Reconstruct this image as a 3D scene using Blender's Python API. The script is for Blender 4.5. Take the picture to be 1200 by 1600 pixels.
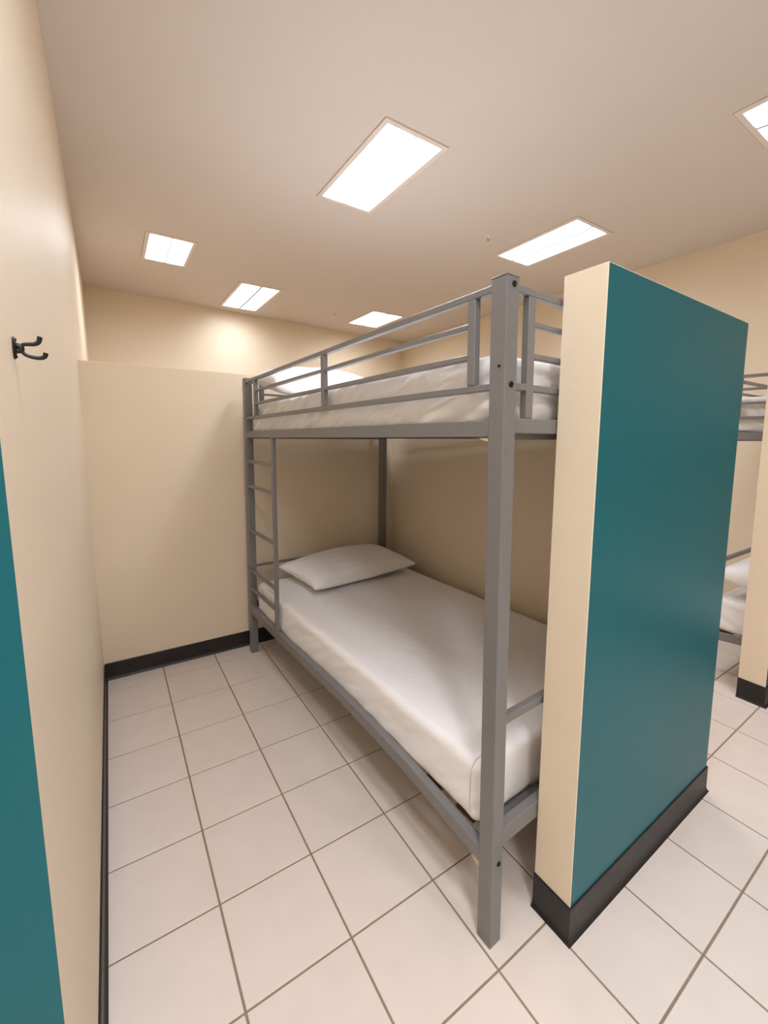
import bpy, bmesh, math, random
from mathutils import Vector, Matrix, noise

random.seed(7)
for o in list(bpy.data.objects):
    bpy.data.objects.remove(o)
SC = bpy.context.scene
COL = SC.collection

# ------------------------------------------------------------------ camera
cam_d = bpy.data.cameras.new('camera')
cam = bpy.data.objects.new('camera', cam_d)
COL.objects.link(cam)
R_ = [[0.8350884, -0.5500375, 0.0092824], [-0.0518693, -0.095526, -0.9940746], [0.547665, 0.8296587, -0.1083027]]
right, down, fwd = (Vector(r) for r in R_)
m = Matrix((right, -down, -fwd)).transposed().to_4x4()
m.translation = Vector((0.07626, -0.99026, 1.46560))
cam.matrix_world = m
cam_d.sensor_fit = 'HORIZONTAL'
cam_d.sensor_width = 36.0
cam_d.lens = 672.137 / 1200 * 36.0
cam_d.shift_x = (600 - 613.93) / 1200
cam_d.shift_y = (756.09 - 800) / 1200
cam_d.clip_start = 0.01
SC.camera = cam

# ------------------------------------------------------------------ world, exposure, light levels
world = bpy.data.worlds.new('world')
SC.world = world
world.use_nodes = True
world.node_tree.nodes['Background'].inputs[0].default_value = (0.9, 0.85, 0.8, 1)
world.node_tree.nodes['Background'].inputs[1].default_value = 0.02
SC.view_settings.view_transform = 'Standard'
SC.view_settings.look = 'None'
SC.view_settings.gamma = 1
SC.view_settings.use_curve_mapping = False
SC.view_settings.exposure = -0.18
LAMP_COLOR = (0.955, 0.99, 1.09)
LAMP_STRENGTH = 50.0


# ------------------------------------------------------------------ helpers
def lin(c):
    r = []
    for x in c:
        x /= 255
        r.append(x / 12.92 if x <= .04045 else ((x + .055) / 1.055) ** 2.4)
    return (*r, 1)


def material(name, color, rough=.5, metal=0., noise_scale=0, noise_amt=0., bump=0., bump_scale=100, spec=.5,
             bump_dist=.001, per_object=0., blotch=None):
    mt = bpy.data.materials.new(name)
    mt.use_nodes = True
    nt = mt.node_tree
    b = nt.nodes['Principled BSDF']
    b.inputs['Roughness'].default_value = rough
    b.inputs['Metallic'].default_value = metal
    b.inputs['Specular IOR Level'].default_value = spec
    base = lin(color)
    b.inputs['Base Color'].default_value = base
    geo = nt.nodes.new('ShaderNodeNewGeometry')
    last = None
    if noise_amt:
        n = nt.nodes.new('ShaderNodeTexNoise')
        n.inputs['Scale'].default_value = noise_scale
        n.inputs['Detail'].default_value = 4
        nt.links.new(geo.outputs['Position'], n.inputs['Vector'])
        mr = nt.nodes.new('ShaderNodeMapRange')
        mr.inputs['From Min'].default_value = .25
        mr.inputs['From Max'].default_value = .75
        mr.inputs['To Min'].default_value = 1 - noise_amt
        mr.inputs['To Max'].default_value = 1 + noise_amt
        nt.links.new(n.outputs['Fac'], mr.inputs['Value'])
        last = mr.outputs['Result']
    if per_object:
        oi = nt.nodes.new('ShaderNodeObjectInfo')
        mr2 = nt.nodes.new('ShaderNodeMapRange')
        mr2.inputs['To Min'].default_value = 1 - per_object
        mr2.inputs['To Max'].default_value = 1 + per_object
        nt.links.new(oi.outputs['Random'], mr2.inputs['Value'])
        if last is not None:
            mu = nt.nodes.new('ShaderNodeMath')
            mu.operation = 'MULTIPLY'
            nt.links.new(last, mu.inputs[0])
            nt.links.new(mr2.outputs['Result'], mu.inputs[1])
            last = mu.outputs[0]
        else:
            last = mr2.outputs['Result']
    if last is not None:
        vm = nt.nodes.new('ShaderNodeVectorMath')
        vm.operation = 'SCALE'
        vm.inputs[0].default_value = base[:3]
        nt.links.new(last, vm.inputs['Scale'])
        nt.links.new(vm.outputs['Vector'], b.inputs['Base Color'])
    if bump:
        n = nt.nodes.new('ShaderNodeTexNoise')
        n.inputs['Scale'].default_value = bump_scale
        n.inputs['Detail'].default_value = 3
        nt.links.new(geo.outputs['Position'], n.inputs['Vector'])
        bp = nt.nodes.new('ShaderNodeBump')
        bp.inputs['Strength'].default_value = bump
        bp.inputs['Distance'].default_value = bump_dist
        nt.links.new(n.outputs['Fac'], bp.inputs['Height'])
        nt.links.new(bp.outputs['Normal'], b.inputs['Normal'])
    return mt


M_WALL = material('cream wall paint', (235, 218, 192), .50, noise_scale=3, noise_amt=.012, bump=.35, bump_scale=170, spec=.35)
M_TEAL = material('teal wall paint', (14, 101, 111), .40, noise_scale=3, noise_amt=.02, bump=.35, bump_scale=170, spec=.32)
M_CEIL = material('ceiling paint', (223, 213, 204), .7, noise_scale=2, noise_amt=.01, bump=.1, bump_scale=120)
M_TILE = material('floor tile glaze', (232, 219, 207), .38, noise_scale=9, noise_amt=.03, bump=.12, bump_scale=60, per_object=.012)
M_GROUT = material('tile grout', (150, 130, 109), .9, noise_scale=30, noise_amt=.1)
M_BASE = material('black vinyl base', (27, 24, 23), .45, noise_scale=12, noise_amt=.1)
M_STEEL = material('grey painted steel', (122, 120, 119), .38, noise_scale=25, noise_amt=.03, bump=.08, bump_scale=300)
M_BOLT = material('black bolt steel', (25, 23, 22), .35, metal=.6, noise_scale=60, noise_amt=.1)
M_SHEET = material('white bed sheet', (246, 243, 241), .85, noise_scale=14, noise_amt=.01, bump=.35, bump_scale=22, bump_dist=.006)
M_SEAM = material('sheet seam thread', (205, 196, 188), .9, noise_scale=80, noise_amt=.05)
M_SLAT = material('brown wooden slat', (88, 64, 38), .7, noise_scale=18, noise_amt=.15)
M_CAP = material('cream plastic cap', (205, 188, 160), .5, noise_scale=40, noise_amt=.02)
M_HOOK = material('black hook enamel', (13, 12, 12), .38, noise_scale=60, noise_amt=.1)
M_TRIM = material('white light trim', (236, 226, 216), .45, noise_scale=40, noise_amt=.01)


def lens_material(factor=1.):
    mt = bpy.data.materials.new('light diffuser')
    mt.use_nodes = True
    nt = mt.node_tree
    nt.nodes.remove(nt.nodes['Principled BSDF'])
    out = nt.nodes['Material Output']
    em = nt.nodes.new('ShaderNodeEmission')
    em.inputs['Color'].default_value = (*LAMP_COLOR, 1)
    tc = nt.nodes.new('ShaderNodeTexCoord')
    sp = nt.nodes.new('ShaderNodeSeparateXYZ')
    nt.links.new(tc.outputs['Generated'], sp.inputs[0])
    cr = nt.nodes.new('ShaderNodeValToRGB')   # two lamp tubes behind the lens, a darker gap between them
    e = cr.color_ramp.elements
    e[0].position = 0; e[0].color = (.12,) * 3 + (1,)
    e[1].position = 1; e[1].color = (.12,) * 3 + (1,)
    for p, v in ((.07, .45), (.20, 1), (.36, 1), (.45, .4), (.488, .032), (.512, .032), (.55, .4), (.64, 1), (.80, 1), (.93, .45)):
        q = cr.color_ramp.elements.new(p)
        q.color = (v, v, v, 1)
    nt.links.new(sp.outputs['X'], cr.inputs[0])
    mu = nt.nodes.new('ShaderNodeMath')
    mu.operation = 'MULTIPLY'
    mu.inputs[1].default_value = LAMP_STRENGTH * factor
    nt.links.new(cr.outputs['Color'], mu.inputs[0])
    # prismatic lens: gives off most of its light straight down, little along the ceiling
    geo = nt.nodes.new('ShaderNodeNewGeometry')
    sz = nt.nodes.new('ShaderNodeSeparateXYZ')
    nt.links.new(geo.outputs['Incoming'], sz.inputs[0])
    mr = nt.nodes.new('ShaderNodeMapRange')
    mr.inputs['From Min'].default_value = 0
    mr.inputs['From Max'].default_value = -1
    mr.inputs['To Min'].default_value = .04
    mr.inputs['To Max'].default_value = 1
    nt.links.new(sz.outputs['Z'], mr.inputs['Value'])
    m2 = nt.nodes.new('ShaderNodeMath')
    m2.operation = 'MULTIPLY'
    nt.links.new(mu.outputs[0], m2.inputs[0])
    nt.links.new(mr.outputs['Result'], m2.inputs[1])
    nt.links.new(m2.outputs[0], em.inputs['Strength'])
    nt.links.new(em.outputs[0], out.inputs['Surface'])
    return mt




def link_mesh(name, bm, mat, parent=None, smooth=False, loc=(0, 0, 0)):
    bmesh.ops.recalc_face_normals(bm, faces=bm.faces)
    me = bpy.data.meshes.new(name)
    bm.to_mesh(me)
    bm.free()
    if smooth:
        for f in me.polygons:
            f.use_smooth = True
    for mm in (mat if isinstance(mat, (list, tuple)) else [mat]):
        me.materials.append(mm)
    o = bpy.data.objects.new(name, me)
    COL.objects.link(o)
    o.location = loc
    if parent is not None:
        o.parent = parent
    return o


def box8(bm, pts, bevel=0., seg=1):
    """pts: 4 bottom corners then 4 top corners"""
    vs = [bm.verts.new(q) for q in pts]
    fs = []
    for f in ((3, 2, 1, 0), (4, 5, 6, 7), (0, 1, 5, 4), (1, 2, 6, 5), (2, 3, 7, 6), (3, 0, 4, 7)):
        fs.append(bm.faces.new([vs[i] for i in f]))
    if bevel:
        es = {e for f in fs for e in f.edges}
        bmesh.ops.bevel(bm, geom=list(es), offset=bevel, segments=seg, affect='EDGES', profile=.5)
    return fs


def box(bm, lo, hi, bevel=0., seg=1, f=None):
    (a, b, c), (d, e, g) = lo, hi
    pts = [(a, b, c), (d, b, c), (d, e, c), (a, e, c), (a, b, g), (d, b, g), (d, e, g), (a, e, g)]
    if f:
        pts = [f(*q) for q in pts]
    return box8(bm, pts, bevel, seg)


def tube(bm, pts, rad, n=10, cap=True):
    pts = [Vector(q) for q in pts]
    rads = rad if isinstance(rad, (list, tuple)) else [rad] * len(pts)
    rings = []
    ref = None
    for i, q in enumerate(pts):
        t = (pts[min(i + 1, len(pts) - 1)] - pts[max(i - 1, 0)]).normalized()
        if ref is None:
            ref = t.orthogonal().normalized()
        ref = (ref - t * ref.dot(t)).normalized()
        b = t.cross(ref)
        rings.append([bm.verts.new(q + (ref * math.cos(k * 2 * math.pi / n) + b * math.sin(k * 2 * math.pi / n)) * rads[i])
                      for k in range(n)])
    for r0, r1 in zip(rings, rings[1:]):
        for k in range(n):
            bm.faces.new((r0[k], r0[(k + 1) % n], r1[(k + 1) % n], r1[k]))
    if cap:
        bm.faces.new(rings[0][::-1])
        bm.faces.new(rings[-1])


def spline(ctrl, n=8):
    """Catmull-Rom through the control points"""
    c = [Vector(q) for q in ctrl]
    c = [c[0] * 2 - c[1]] + c + [c[-1] * 2 - c[-2]]
    out = []
    for i in range(1, len(c) - 2):
        for k in range(n):
            t = k / n
            out.append(.5 * ((2 * c[i]) + (c[i + 1] - c[i - 1]) * t + (2 * c[i - 1] - 5 * c[i] + 4 * c[i + 1] - c[i + 2]) * t * t
                             + (3 * c[i] - c[i - 1] - 3 * c[i + 1] + c[i + 2]) * t ** 3))
    out.append(c[-2])
    return out


def empty(name, label, cat, loc=(0, 0, 0), rz=0., group=None):
    o = bpy.data.objects.new(name, None)
    COL.objects.link(o)
    o.location = loc
    o.rotation_euler = (0, 0, rz)
    return tag(o, label, cat, group)


def tag(o, label=None, cat=None, group=None, kind=None):
    if label: o['label'] = label
    if cat: o['category'] = cat
    if group: o['group'] = group
    if kind: o['kind'] = kind
    return o


def struct(name, bm, mat, label, smooth=False):
    o = link_mesh(name, bm, mat, None, smooth)
    return tag(o, label, None, None, 'structure')


# ------------------------------------------------------------------ room shell
K = 1.868            # ceiling features were measured on a plane 0.834 m above the eye; K carries them to the true height
CEIL = 1.4656 + .8344 * K
XR = .0763 + 2.234 * K   # right wall


def up(x, y):
    return .0763 + (x - .0763) * K, -.9903 + (y + .9903) * K


LOW = 1.87          # height of the low walls between the sleeping bays
YF = -3.0           # wall behind the camera


def prism(bm, foot, z0, z1):
    n = len(foot)
    a = [bm.verts.new((x, y, z0)) for x, y in foot]
    b = [bm.verts.new((x, y, z1)) for x, y in foot]
    bm.faces.new(a[::-1]); bm.faces.new(b)
    for i in range(n):
        bm.faces.new((a[i], a[(i + 1) % n], b[(i + 1) % n], b[i]))


bm = bmesh.new()
box(bm, (-1.5, YF - .1, -.12), (4.45, 5.3, -.0025))
floor = struct('floor', bm, M_GROUT, 'tiled floor with brown grout joints')
bm = bmesh.new()
box(bm, (-1.5, YF - .1, CEIL), (4.45, 5.3, CEIL + .12))
struct('ceiling', bm, M_CEIL, 'plain off-white ceiling')

# left wall: cream side towards the bay, teal end towards the aisle
bm = bmesh.new()
box8(bm, [(-1.3, -.275, 0), (-.012, -.275, 0), (-.012, 5.2, 0), (-1.3, 5.2, 0),
          (-1.3, -.275, CEIL), (-.0605, -.275, CEIL), (-.0605, 5.2, CEIL), (-1.3, 5.2, CEIL)])
wl = struct('wall_left', bm, [M_WALL, M_TEAL], 'cream left wall with a teal face towards the aisle')
for f in wl.data.polygons:
    if f.normal.y < -.9: f.material_index = 1
bm = bmesh.new()
prism(bm, [(-.2, 4.74), (XR + .1, 5.08), (XR + .1, 5.2), (-.2, 5.2)], 0, CEIL)
struct('wall_back', bm, M_WALL, 'cream far wall seen above the low bay wall')
bm = bmesh.new()
box(bm, (XR, YF, 0), (XR + .14, 5.2, CEIL))
struct('wall_right', bm, M_WALL, 'cream right wall of the room')
bm = bmesh.new()
box(bm, (-1.4, YF - .1, 0), (XR + .1, YF, CEIL))
struct('wall_front', bm, M_WALL, 'cream wall behind the viewpoint')
bm = bmesh.new()
box(bm, (-1.45, YF, 0), (-1.3, 0, CEIL))
struct('wall_aisle', bm, M_WALL, 'cream wall closing the aisle')
bm = bmesh.new()
box(bm, (-.05, 1.98, 0), (XR, 2.09, LOW), .002)
struct('wall_middle', bm, M_WALL, 'low cream wall across the back of the bay')
bm = bmesh.new()
box(bm, (2.03, -.25, 0), (2.088, 1.98, LOW - .01), .002)
struct('wall_divider', bm, M_WALL, 'low cream wall between the two bays')


def partition(dx, dy, x1, label, slope=.0228):
    foot = [(1.125 + dx, -.355 + dy), (x1, -.355 + dy + slope * (x1 - 1.125 - dx)),
            (x1, -.23 + dy + slope * (x1 - 1.125 - dx)), (1.125 + dx, -.23 + dy)]
    bm = bmesh.new()
    prism(bm, foot, 0, 1.9)
    bmesh.ops.bevel(bm, geom=list(bm.edges), offset=.002, segments=2, affect='EDGES', profile=.5)
    o = struct('wall_partition', bm, [M_WALL, M_TEAL], label)
    for f in o.data.polygons:
        if f.normal.y < -.97: f.material_index = 1
    return foot


foot1 = partition(0, 0, 2.092, 'teal faced partition wall with a cream end at the foot of the near bunk')
foot2 = partition(1.900, .093, 3.035 + .078, 'narrow second cream and teal partition at the right edge of the picture')


def sweep_base(name, path, label, closed=False, h=.1):
    """vinyl cove base; the wall lies to the LEFT of the path"""
    prof = [(0, h), (.003, h), (.0045, h - .003), (.0045, .022), (.006, .012), (.010, .005), (.013, .002), (.013, 0), (0, 0)]
    P = [Vector(q) for q in path]
    n = len(P)
    bm = bmesh.new()
    rings = []
    for i in range(n):
        a = P[i - 1] if (closed or i > 0) else None
        c = P[(i + 1) % n] if (closed or i < n - 1) else None
        d0 = (P[i] - a).normalized() if a is not None else (c - P[i]).normalized()
        d1 = (c - P[i]).normalized() if c is not None else d0
        n0 = Vector((d0.y, -d0.x)); n1 = Vector((d1.y, -d1.x))
        mm = (n0 + n1) / (1 + n0.dot(n1))
        rings.append([bm.verts.new((P[i].x + mm.x * d, P[i].y + mm.y * d, z)) for d, z in prof])
    k = len(prof)
    rng = range(n) if closed else range(n - 1)
    for i in rng:
        r0, r1 = rings[i], rings[(i + 1) % n]
        for j in range(k):
            bm.faces.new((r0[j], r0[(j + 1) % k], r1[(j + 1) % k], r1[j]))
    if not closed:
        bm.faces.new(rings[0]); bm.faces.new(rings[-1][::-1])
    return struct(name, bm, M_BASE, label)


sweep_base('baseboard_left', [(-1.3, -.275), (-.012, -.275), (-.012, 1.98)], 'black vinyl base along the left wall')
sweep_base('baseboard_back', [(-.008, 1.98), (2.03, 1.98)], 'black vinyl base along the back of the bay', h=.104)
sweep_base('baseboard_divider', [(2.03, 1.975), (2.03, -.22)], 'black vinyl base along the low divider')
sweep_base('baseboard_partition', [foot1[3], foot1[0], foot1[1], foot1[2]], 'black vinyl base around the teal partition', h=.112)
sweep_base('baseboard_right_partition', [foot2[3], foot2[0], foot2[1], foot2[2]], 'black vinyl base around the second partition', h=.115)
sweep_base('baseboard_right', [(2.088, -.2), (2.088, 1.98), (XR, 1.98), (XR, YF)], 'black vinyl base along the divider, back and right walls beyond the teal partition')

# ------------------------------------------------------------------ floor tiles, one object each
J = .0031           # half a joint
tile_cache = {}


def tile(x0, x1, ya, yb, yc, yd):
    """corners: (x0,ya) (x1,yb) front edge, (x1,yc) (x0,yd) back edge"""
    if x1 - x0 < .02 or min(yd - ya, yc - yb) < .02: return
    ox, oy = x0, ya
    key = tuple(round(q, 4) for q in (x1 - x0, yb - ya, yc - ya, yd - ya))
    if key not in tile_cache:
        bm = bmesh.new()
        w = x1 - x0
        P4 = [(J, J), (w - J, yb - ya + J), (w - J, yc - ya - J), (J, yd - ya - J)]
        e = .0012
        P4i = [(J + e, J + e), (w - J - e, yb - ya + J + e), (w - J - e, yc - ya - J - e), (J + e, yd - ya - J - e)]
        lo = [bm.verts.new((x, y, -.008)) for x, y in P4]
        md = [bm.verts.new((x, y, -.0012)) for x, y in P4]
        hi = [bm.verts.new((x, y, 0)) for x, y in P4i]
        bm.faces.new(hi)
        for r0, r1 in ((lo, md), (md, hi)):
            for k in range(4):
                bm.faces.new((r0[k], r0[(k + 1) % 4], r1[(k + 1) % 4], r1[k]))
        bm.faces.new(lo[::-1])
        bmesh.ops.recalc_face_normals(bm, faces=bm.faces)
        me = bpy.data.meshes.new('tile')
        bm.to_mesh(me); bm.free()
        me.materials.append(M_TILE)
        tile_cache[key] = me
    o = bpy.data.objects.new('tile', tile_cache[key])
    COL.objects.link(o)
    o.parent = floor
    o.location = (ox, oy, 0)


T = .305
XB = [0 - .002, .2943, .5993, .9043, 1.191, 1.496, 1.801, 2.03]          # column joints inside the near bay
XA = [-1.225, -.93, -.62, -.3157, -.0107, .2943, .5993, .9043, 1.118, 1.424, 1.731, 2.040, 2.354, 2.668, 2.975, 3.28, 3.585, 3.89, 4.195, XR]
XC = [2.088, 2.354, 2.668, 2.975, 3.28, 3.585, 3.89, 4.195, XR]


def yl(k, x):       # row joints of the aisle, running very slightly off square
    base = {-1: -.291, -2: -.596}.get(k, -.596 + (k + 2) * T)
    return base + max(0, x - .9) * .02


for k in range(7):
    y1 = min((k + 1) * T, 1.98)
    for a, b in zip(XB, XB[1:]): tile(a, b, k * T, k * T, y1, y1)
    for a, b in zip(XC, XC[1:]): tile(a, b, k * T, k * T, y1, y1)
for a, b in zip(XB[:4], XB[1:4]): tile(a, b, yl(-1, a), yl(-1, b), 0, 0)
tile(XB[3], XB[4], yl(-1, XB[3]), yl(-1, XB[4]), 0, 0)
for a, b in zip(XB[4:], XB[5:]): tile(a, b, yl(-1, a), yl(-1, b), 0, 0)
for a, b in zip(XC, XC[1:]): tile(a, b, yl(-1, a), yl(-1, b), 0, 0)
for k in range(-8, -1):
    for a, b in zip(XA, XA[1:]):
        if b < .2 and k == -2:
            if a < -.05: tile(a, b, yl(k, a), yl(k, b), -.278, -.278) if b < -.005 else tile(a, b, yl(k, a), yl(k, b), -.278, -.278)
            else: tile(a, b, yl(k, a), yl(k, b), yl(k + 1, b), yl(k + 1, a))
        else:
            tile(a, b, yl(k, a), yl(k, b), yl(k + 1, b), yl(k + 1, a))

# ------------------------------------------------------------------ bunk beds
U1 = 1.105          # overall width
V1 = 2.138          # overall length
PS, PV = .046, .050  # post section


def W(u, v, z):
    """the frame has racked a little with use: near end leans, far end sits lower"""
    du = -.03 * (z / 1.85) * max(0., 1 - v / 2.1)
    dz = -.0135 * v * min(1., max(0., (z - 1) / .85))
    return (u + du, v, z + dz)


LOWER = [(.05, .243, .290), (.20, .262, .307), (.40, .281, .328), (.65, .293, .341), (.90, .297, .345),
         (1.3, .289, .337), (1.65, .281, .328), (1.9, .281, .332), (2.09, .284, .344)]


def rail(name, stations, u0, u1, parent, mat=None, bevel=.002):
    bm = bmesh.new()
    rings = []
    for v, z0, z1 in stations:
        rings.append([bm.verts.new(W(*q)) for q in ((u0, v, z0), (u1, v, z0), (u1, v, z1), (u0, v, z1))])
    for r0, r1 in zip(rings, rings[1:]):
        for k in range(4):
            bm.faces.new((r0[k], r0[(k + 1) % 4], r1[(k + 1) % 4], r1[k]))
    bm.faces.new(rings[0]); bm.faces.new(rings[-1][::-1])
    if bevel:
        bm.edges.ensure_lookup_table()
        long_e = [e for e in bm.edges if abs(e.verts[0].co.y - e.verts[1].co.y) > .01]
        bmesh.ops.bevel(bm, geom=long_e, offset=bevel, segments=1, affect='EDGES')
    return link_mesh(name, bm, mat or M_STEEL, parent)


def bar(name, lo, hi, parent, mat=None, bevel=.002):
    bm = bmesh.new()
    box(bm, lo, hi, bevel, 1, W)
    return link_mesh(name, bm, mat or M_STEEL, parent)


def bolt(name, c, axis, r, parent, depth=.004):
    """domed bolt head with a recessed socket; axis 0: faces -u, axis 1: faces -v"""
    bm = bmesh.new()
    prof = [(r, 0), (r, -depth * .4), (r * .8, -depth * .85), (r * .45, -depth), (r * .4, -depth * .4), (.0001, -depth * .35)]
    n = 14
    rings = []
    for rr, d in prof:
        ring = []
        for k in range(n):
            a = 2 * math.pi * k / n
            if axis == 1: q = (c[0] + rr * math.cos(a), c[1] + d, c[2] + rr * math.sin(a))
            else: q = (c[0] + d, c[1] + rr * math.cos(a), c[2] + rr * math.sin(a))
            ring.append(bm.verts.new(W(*q)))
        rings.append(ring)
    for r0, r1 in zip(rings, rings[1:]):
        for k in range(n):
            bm.faces.new((r0[k], r0[(k + 1) % n], r1[(k + 1) % n], r1[k]))
    bm.faces.new(rings[0])
    return link_mesh(name, bm, M_BOLT, parent, True)


def make_bunk():
    root = empty('bunk_bed', 'grey steel bunk bed with ladder standing in the near bay', 'bunk bed', (.917, -.245, 0),
                 math.atan2(.101, 2.086), 'grey metal bunk beds')
    ul = ((0, PS), (U1 - PS, U1))
    posts = []
    for a, b in ul:
        for v0 in (0, V1 - PV):
            bm = bmesh.new()
            box(bm, (a, v0, 0), (b, v0 + PV, 1.853), .0025, 2, W)
            posts.append(link_mesh('post', bm, M_STEEL, root))
            bar('post_cap', (a - .001, v0 - .001, 1.853), (b + .001, v0 + PV + .001, 1.857), posts[-1])
    p = posts[0]
    bolt('bolt', (.026, 0, 1.836), 1, .0075, p); bolt('bolt', (.024, 0, 1.598), 1, .0080, p); bolt('bolt', (.028, 0, .262), 1, .0072, p)
    bolt('screw', (0, .018, 1.642), 0, .0036, p)
    p = posts[2]
    for z in (1.836, 1.598, .262): bolt('bolt', (U1 - .023, 0, z), 1, .0062, p)
    for q in (posts[1], ):
        bolt('screw', (0, V1 - .03, .60), 0, .0036, q); bolt('screw', (0, V1 - .03, 1.60), 0, .0036, q)
    # upper and lower side rails
    st_up = [(v, 1.468, 1.511) for v in (PV, .5, 1.0, 1.5, V1 - PV)]
    rail('side_rail', st_up, .002, .030, root)
    rail('side_rail', st_up, U1 - .030, U1 - .002, root)
    lo_st = [(PV, *LOWER[0][1:])] + LOWER[1:-1] + [(V1 - PV, *LOWER[-1][1:])]
    rail('side_rail', lo_st, 0, .030, root)
    rail('side_rail', lo_st, U1 - .030, U1 - .002, root)
    # end rails, end bars and the guard panels at both ends
    for v0, v1, s in ((.008, .036, 0), (V1 - .036, V1 - .008, 1)):
        bar('end_rail', (PS, v0, 1.478), (U1 - PS, v1, 1.517), root)
        bar('end_rail', (PS, v0, .297), (U1 - PS, v1, .352), root)
        vm = v0 + .004
        bar('end_bar', (PS, vm, .668 - s * .078), (U1 - PS, vm + .022, .693 - s * .090), root)
        bar('guard_rail', (PS, vm, 1.826), (U1 - PS, vm + .020, 1.846), root)
        bar('guard_rail', (PS, vm, 1.588), (U1 - PS, vm + .020, 1.606), root)
        for a in (.102, U1 - .130):
            bar('guard_post', (a, vm - .001, 1.517), (a + .028, vm + .021, 1.826), root)
        for z0, z1 in ((1.753, 1.767), (1.672, 1.687)):
            bar('guard_rail', (.130, vm + .001, z0), (U1 - .130, vm + .017, z1), root)
    # guard panels along both long sides
    for a0 in (.003, U1 - .023):
        a1 = a0 + .020
        def gr(z0, z1, v0, v1):
            rail('guard_rail', [(v0 + (v1 - v0) * t / 4, z0, z1) for t in range(5)], a0, a1, root)
        gr(1.824, 1.842, PV, V1 - PV)
        gr(1.586, 1.604, PV, V1 - PV)
        for v0 in (.105, .985, 1.905):
            bar('guard_post', (a0 - .001, v0, 1.604), (a1 + .001, v0 + .027, 1.824), root)
        for v0, v1 in ((.132, .985), (1.012, 1.905)):
            gr(1.752, 1.766, v0, v1)
            gr(1.672, 1.687, v0, v1)
    # ladder at the far end of the open side
    lad = bar('ladder_rail', (.002, 1.625, .328), (.022, 1.653, 1.468), root)
    for z in (1.312, 1.146, .850, .582, .455):
        bar('rung', (.003, 1.653, z - .010), (.019, V1 - PV, z + .010), root)
    # slats under both mattresses
    for zt, zi in ((.298, 0), (1.484, 1)):
        bar('cross_bar', (.032, .060, zt - .022), (U1 - .032, .095, zt - .002), root)
        bar('cross_bar', (.032, V1 - .095, zt - .022), (U1 - .032, V1 - .060, zt - .002), root)
        for k in range(13):
            v0 = .115 + k * .147
            bar('slat', (.045, v0, zt - .012), (U1 - .045, v0 + .075, zt), root, M_SLAT, .001)
    # cream plastic caps on the rail brackets
    for (v, z, h) in ((PV, 1.466, .012), (PV, .241, .026)):
        bm = bmesh.new()
        box8(bm, [W(*q) for q in ((.004, v, z - h), (.026, v, z - h), (.026, v + .028, z - h * .4), (.004, v + .028, z - h * .4),
                                  (.004, v, z), (.026, v, z), (.026, v + .038, z), (.004, v + .038, z))], .0015)
        tag(link_mesh('corner_cap', bm, M_CAP, root), 'cream plastic corner cap')
    return root


def copy_tree(o, parent=None):
    c = o.copy()
    COL.objects.link(c)
    if parent is not None: c.parent = parent
    for ch in list(o.children):
        copy_tree(ch, c)
    return c


def axis_pts(h, r, n, ne=5):
    a = [-h + r * (1 - math.cos(math.pi / 2 * k / ne)) for k in range(ne)]
    mid = [-(h - r) + 2 * (h - r) * k / n for k in range(n + 1)]
    return a + mid + [-q for q in reversed(a)]


def soft_box(size, r, res, disp):
    """a rounded box with displacement disp(point, normal) -> metres"""
    hx, hy, hz = (q / 2 for q in size)
    H = (hx, hy, hz)
    ax = [axis_pts(H[i], r, res[i]) for i in range(3)]
    bm = bmesh.new()
    cache = {}

    def vert(p):
        key = tuple(round(q, 6) for q in p)
        if key in cache: return cache[key]
        q = Vector([max(-(H[i] - r), min(H[i] - r, p[i])) for i in range(3)])
        d = Vector(p) - q
        nn = d.normalized() if d.length > 1e-9 else Vector((0, 0, 1))
        co = q + nn * r
        co += nn * disp(co, nn)
        cache[key] = bm.verts.new(co)
        return cache[key]

    for i in range(3):
        j, k = (i + 1) % 3, (i + 2) % 3
        for s in (-1, 1):
            for a0, a1 in zip(ax[j], ax[j][1:]):
                for b0, b1 in zip(ax[k], ax[k][1:]):
                    q = []
                    for a, b in ((a0, b0), (a1, b0), (a1, b1), (a0, b1)):
                        p = [0, 0, 0]
                        p[i] = s * H[i]; p[j] = a; p[k] = b
                        q.append(vert(p))
                    if len(set(q)) == 4:
                        try: bm.faces.new(q)
                        except ValueError: pass
    return bm


def mattress(name, z0, z1, u0, u1, v0, v1, wrinkle, label, seed, group):
    c = Vector(((u0 + u1) / 2, (v0 + v1) / 2, (z0 + z1) / 2))

    def disp(p, n):
        q = p + Vector((seed, seed * 2.3, 0))
        side = max(abs(n.x), abs(n.y)) ** 2
        # slanting pull folds on the sides
        s = q.y * 1.0 + q.x * 1.0
        f = noise.noise(Vector((s * 9 + p.z * 16, p.z * 5, seed)))
        f2 = noise.noise(Vector((s * 22 + p.z * 34, p.z * 7, seed + 9)))
        top = noise.noise(Vector((q.x * 3, q.y * 1.4, seed))) * .004 * max(0, n.z)
        fold = (abs(f) * 1.7 - .35) * .019 + f2 * .008
        return fold * side * wrinkle + top * (.5 + wrinkle * .6)

    bm = soft_box((u1 - u0, v1 - v0, z1 - z0), .032 if wrinkle < .5 else .042, (26, 150, 14), disp)
    for v in bm.verts:
        v.co = Vector(W(*(v.co + c))) - Vector((c.x, c.y, z0))
    o = link_mesh(name, bm, M_SHEET, None, True)
    tag(o, label, 'mattress', group)
    o['c'] = 0
    del o['c']
    return o, Vector((c.x, c.y, z0))


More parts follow.
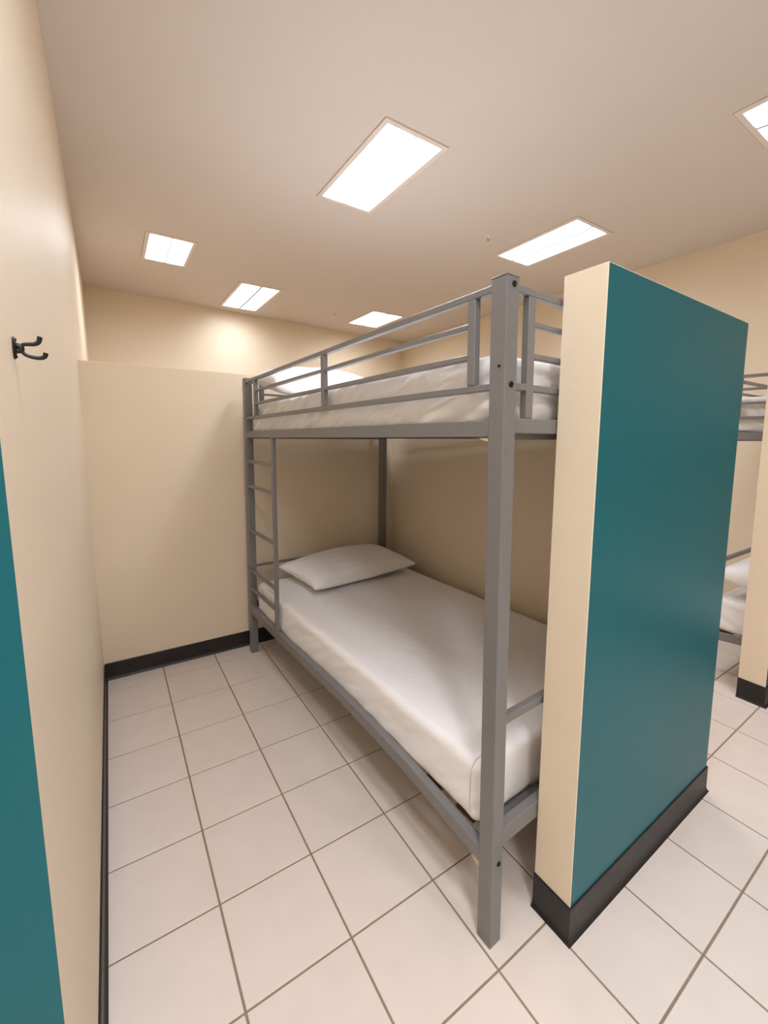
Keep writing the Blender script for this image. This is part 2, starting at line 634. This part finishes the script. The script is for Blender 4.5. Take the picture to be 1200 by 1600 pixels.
def pillow(L, D, Hh, seed, label, group):
    n, mm = 56, 36
    bm = bmesh.new()
    grid = {}
    for s in (1, -1):
        for i in range(n + 1):
            for j in range(mm + 1):
                a = -1 + 2 * i / n; b = -1 + 2 * j / mm
                a_ = math.sin(a * math.pi / 2); b_ = math.sin(b * math.pi / 2)
                edge = i in (0, n) or j in (0, mm)
                if edge and s == -1:
                    grid[(s, i, j)] = grid[(1, i, j)]; continue
                x = a_ * L / 2 * (1 - .07 * (1 - b_ ** 2) ** 1 * abs(a_) ** 3)
                y = b_ * D / 2 * (1 - .10 * (1 - a_ ** 2) * abs(b_) ** 3)
                t = max(0, (1 - a_ ** 2) * (1 - b_ ** 2)) ** .38
                w = noise.noise(Vector((a_ * 2.5 + seed, b_ * 2.2, s))) * .010 * t
                r = math.hypot(abs(a_) - 1, abs(b_) - 1)
                w += noise.noise(Vector((a_ * 7 + b_ * 4 + seed, b_ * 6, s * 3))) * .006 * min(1, t * 1.5) * (1.2 - min(1, r))
                z = s * Hh / 2 * t * (1 if s > 0 else .62) + w * s * (1 if s > 0 else .3)
                grid[(s, i, j)] = bm.verts.new((x, y, z))
    for s in (1, -1):
        for i in range(n):
            for j in range(mm):
                q = [grid[(s, i, j)], grid[(s, i + 1, j)], grid[(s, i + 1, j + 1)], grid[(s, i, j + 1)]]
                if s < 0: q.reverse()
                try: bm.faces.new(q)
                except ValueError: pass
    me_o = link_mesh('pillow', bm, M_SHEET, None, True)
    tag(me_o, label, 'pillow', group)
    # stitched edge of the pillow case
    pts = []
    for k in range(0, mm + 1, 2):
        b_ = math.sin((-1 + 2 * k / mm) * math.pi / 2)
        pts.append((-L / 2 * (1 - .07 * (1 - b_ ** 2)) , b_ * D / 2, 0))
    sb = bmesh.new()
    tube(sb, pts, .0016, 6)
    link_mesh('seam', sb, M_SEAM, me_o, True)
    return me_o


bunk = make_bunk()
bunk2 = copy_tree(bunk)
bunk2.location = (4.215, .145, 0)
bunk2.rotation_euler = (0, 0, math.pi)
bunk2['label'] = 'grey steel bunk bed against the right wall, glimpsed beyond the teal partition'

bpy.context.view_layer.update()
M1 = Matrix.Translation(bunk.location) @ Matrix.Rotation(bunk.rotation_euler.z, 4, 'Z')
M2 = Matrix.Translation(bunk2.location) @ Matrix.Rotation(bunk2.rotation_euler.z, 4, 'Z')


def put(o, MM, q, rot=(0, 0, 0)):
    o.matrix_world = MM @ Matrix.Translation(Vector(q)) @ (Matrix.Rotation(rot[2], 4, 'Z') @ Matrix.Rotation(rot[1], 4, 'Y') @ Matrix.Rotation(rot[0], 4, 'X'))


GM = 'white sheeted mattresses'
lowm, cl = mattress('mattress', .300, .502, .034, 1.068, .082, 2.05, .35,
                    'smooth white sheeted mattress on the lower bunk of the near bed', 3.1, GM)
put(lowm, M1, cl)
# corner seam of the fitted sheet
sb = bmesh.new()
seam = [(.070, .112, .503), (.052, .113, .4985), (.0405, .114, .4875), (.0345, .116, .468), (.0335, .118, .44), (.0330, .119, .40), (.0330, .119, .36), (.0340, .117, .33), (.043, .114, .312), (.056, .112, .303)]
tube(sb, [Vector(W(*q)) - Vector((cl.x, cl.y, cl.z)) for q in spline(seam, 4)], .0016, 6)
link_mesh('seam', sb, M_SEAM, lowm, True)
upm, cu = mattress('mattress', 1.487, 1.690, .043, 1.062, .060, 2.06, 1.0,
                   'creased white sheeted mattress on the top bunk behind the guard rails', 7.7, GM)
put(upm, M1, cu)
for src, c, dz, lb in ((lowm, cl, 0, 'white mattress on the lower bunk glimpsed beyond the teal partition'),
                       (upm, cu, .028, 'white mattress on the top bunk glimpsed beyond the teal partition')):
    o = copy_tree(src)
    o['label'] = lb
    put(o, M2, (c.x, c.y, c.z + dz))

GP = 'white pillows'
p1 = pillow(.83, .47, .21, 1.3, 'plump white pillow at the far end of the lower bunk', GP)
put(p1, M1, (.600, 1.815, .578), (math.radians(3), 0, math.radians(5)))
p2 = pillow(.74, .46, .23, 5.2, 'white pillow on the top bunk beside the far guard rail', GP)
put(p2, M1, (.400, 1.840, 1.780), (math.radians(10), 0, math.radians(-2)))
p3 = pillow(.74, .50, .24, 8.4, 'white pillow on the lower bunk glimpsed beyond the teal partition', GP)
put(p3, M2, (.700, .335, .618), (math.radians(-6), 0, math.radians(-3)))

# ------------------------------------------------------------------ ceiling lights
GL = 'recessed two tube ceiling lights'


def make_light(x0, y0, x1, y1, label, factor=1.):
    cx, cy = (x0 + x1) / 2, (y0 + y1) / 2
    w, d = x1 - x0, y1 - y0
    root = empty('ceiling_light', label, 'light', (cx, cy, CEIL), 0, GL)
    t = .028
    bm = bmesh.new()   # flat frame around the lens
    o4 = [(-w / 2 - t, -d / 2 - t), (w / 2 + t, -d / 2 - t), (w / 2 + t, d / 2 + t), (-w / 2 - t, d / 2 + t)]
    i4 = [(-w / 2, -d / 2), (w / 2, -d / 2), (w / 2, d / 2), (-w / 2, d / 2)]
    vo = [bm.verts.new((x, y, 0)) for x, y in o4]; vo2 = [bm.verts.new((x * .995, y * .995, -.006)) for x, y in o4]
    vi2 = [bm.verts.new((x, y, -.006)) for x, y in i4]; vi = [bm.verts.new((x, y, 0)) for x, y in i4]
    for r0, r1 in ((vo, vo2), (vo2, vi2), (vi2, vi)):
        for k in range(4): bm.faces.new((r0[k], r0[(k + 1) % 4], r1[(k + 1) % 4], r1[k]))
    link_mesh('frame', bm, M_TRIM, root)
    bm = bmesh.new()   # dark reveal between frame and ceiling
    g = .0025
    a4 = [(x + math.copysign(g, x), y + math.copysign(g, y)) for x, y in o4]
    va = [bm.verts.new((x, y, -.0006)) for x, y in a4]; vb = [bm.verts.new((x * .99, y * .99, -.0006)) for x, y in o4]
    for k in range(4): bm.faces.new((va[k], va[(k + 1) % 4], vb[(k + 1) % 4], vb[k]))
    link_mesh('gasket', bm, M_GROUT, root)
    bm = bmesh.new()   # wrap lens: shallow tray with two lengthwise bulges
    nx, ny = 24, 16
    vv = {}
    for i in range(nx + 1):
        for j in range(ny + 1):
            a, b = i / nx, j / ny
            ea = min(1, min(a, 1 - a) * 9); eb = min(1, min(b, 1 - b) * 12)
            dep = .007 + .010 * min(ea, eb) * (.55 + .45 * abs(math.sin(2 * math.pi * a)))
            if min(i, j) == 0 or i == nx or j == ny: dep = .004
            vv[i, j] = bm.verts.new(((a - .5) * w, (b - .5) * d, -dep))
    for i in range(nx):
        for j in range(ny):
            bm.faces.new((vv[i, j], vv[i, j + 1], vv[i + 1, j + 1], vv[i + 1, j]))
    link_mesh('diffuser', bm, lens_material(factor), root, True)
    return root


make_light(*up(.743, .061), *up(.929, .481), 'large ceiling light nearest the viewer, above the foot of the bunk', 1.45)
make_light(*up(1.615, .082), *up(1.818, .480), 'long narrow looking ceiling light above the teal partition', .85)
make_light(*up(.266, 1.148), *up(.432, 1.450), 'small square looking ceiling light nearest the left wall', 1.5)
make_light(*up(.735, 1.530), *up(.947, 2.020), 'bright ceiling light second from the left near the far wall', .62)
make_light(*up(1.600, 1.572), *up(1.835, 1.925), 'farthest ceiling light, partly behind the top guard rail')
make_light(*up(1.477, -.900), *up(1.675, -.478), 'ceiling light cut off by the right edge of the picture', .45)
make_light(.22, -.95, .56, -.20, 'ceiling light over the mouth of the near bay, above the viewer', .95)
make_light(1.262, -2.5, 1.595, -1.75, 'ceiling light over the aisle behind the viewer')
make_light(2.700, -2.5, 3.033, -1.75, 'second ceiling light over the aisle behind the viewer', .12)
make_light(-.20, -2.5, .133, -1.75, 'unseen ceiling light added behind the viewer to brighten the lower bunk', 2.4)  # extra lamp out of view, added to lift the sheets under the top bunk

# ------------------------------------------------------------------ sprinklers and wall hook
for x, y, s, lb in ((*up(1.445, .379), 1., 'small white ceiling sprinkler between the two nearer lights'),
                    (*up(1.407, 1.763), .9, 'small white ceiling sprinkler near the far wall')):
    root = empty('sprinkler', lb, 'sprinkler', (x, y, CEIL), 0, 'ceiling sprinklers')
    bm = bmesh.new()
    prof = [(.026, 0), (.026, -.002), (.020, -.005), (.010, -.006), (.006, -.014), (.0001, -.014)]
    n = 20
    rings = [[bm.verts.new((r * s * math.cos(2 * math.pi * k / n), r * s * math.sin(2 * math.pi * k / n), z)) for k in range(n)] for r, z in prof]
    for r0, r1 in zip(rings, rings[1:]):
        for k in range(n): bm.faces.new((r0[k], r0[(k + 1) % n], r1[(k + 1) % n], r1[k]))
    link_mesh('cover_plate', bm, M_TRIM, root, True)
    bm = bmesh.new()
    tube(bm, [(-.008, 0, -.010), (-.009, 0, -.020), (0, 0, -.026), (.009, 0, -.020), (.008, 0, -.010)], .0016, 6)
    box(bm, (-.008, -.008, -.028), (.008, .008, -.0262), .0006)
    link_mesh('deflector', bm, M_GROUT, root)

HY, HZ = -.107, 1.5955
hx = -.012 - .0156 * HZ
hook = empty('wall_hook', 'black double pronged coat hook on the left wall', 'hook', (hx, HY, HZ))
bm = bmesh.new()
# oval back plate
n = 28
prof = [(1, 0), (1, .0012), (.9, .0026), (.55, .0034), (.0001, .0034)]
rings = []
for s, d in prof:
    ring = []
    for k in range(n):
        a = 2 * math.pi * k / n
        ring.append(bm.verts.new((d, .0075 * s * math.copysign(abs(math.cos(a)) ** .8, math.cos(a)),
                                  .0168 * s * math.copysign(abs(math.sin(a)) ** .8, math.sin(a)))))
    rings.append(ring)
bm.faces.new(rings[0])
for r0, r1 in zip(rings, rings[1:]):
    for k in range(n): bm.faces.new((r0[k], r0[(k + 1) % n], r1[(k + 1) % n], r1[k]))
link_mesh('back_plate', bm, M_HOOK, hook, True)
bm = bmesh.new()
tube(bm, spline([(.002, 0, -.004), (.0075, 0, -.003), (.009, 0, 0), (.0075, 0, .003), (.002, 0, .004)], 4), .0042, 10)
link_mesh('boss', bm, M_HOOK, hook, True)
bm = bmesh.new()
c1 = spline([(.0085, 0, -.002), (.011, 0, .0055), (.017, 0, .0072), (.0255, 0, .0085), (.0305, 0, .0125), (.0325, 0, .0205)], 6)
tube(bm, c1, [.0026 + .0009 * (i / (len(c1) - 1)) ** 1.5 for i in range(len(c1))], 10)
link_mesh('prong', bm, M_HOOK, hook, True)
bm = bmesh.new()
c2 = spline([(.0085, 0, .001), (.0115, 0, -.0070), (.019, 0, -.0110), (.030, 0, -.0122), (.0365, 0, -.0095), (.0385, 0, -.0035)], 6)
tube(bm, c2, [.0026 + .0009 * (i / (len(c2) - 1)) ** 1.5 for i in range(len(c2))], 10)
link_mesh('prong', bm, M_HOOK, hook, True)
for z in (.0128, -.0128):
    bm = bmesh.new()
    tube(bm, [(.0022, 0, z), (.0040, 0, z)], .0021, 12)
    link_mesh('screw', bm, M_BOLT, hook)
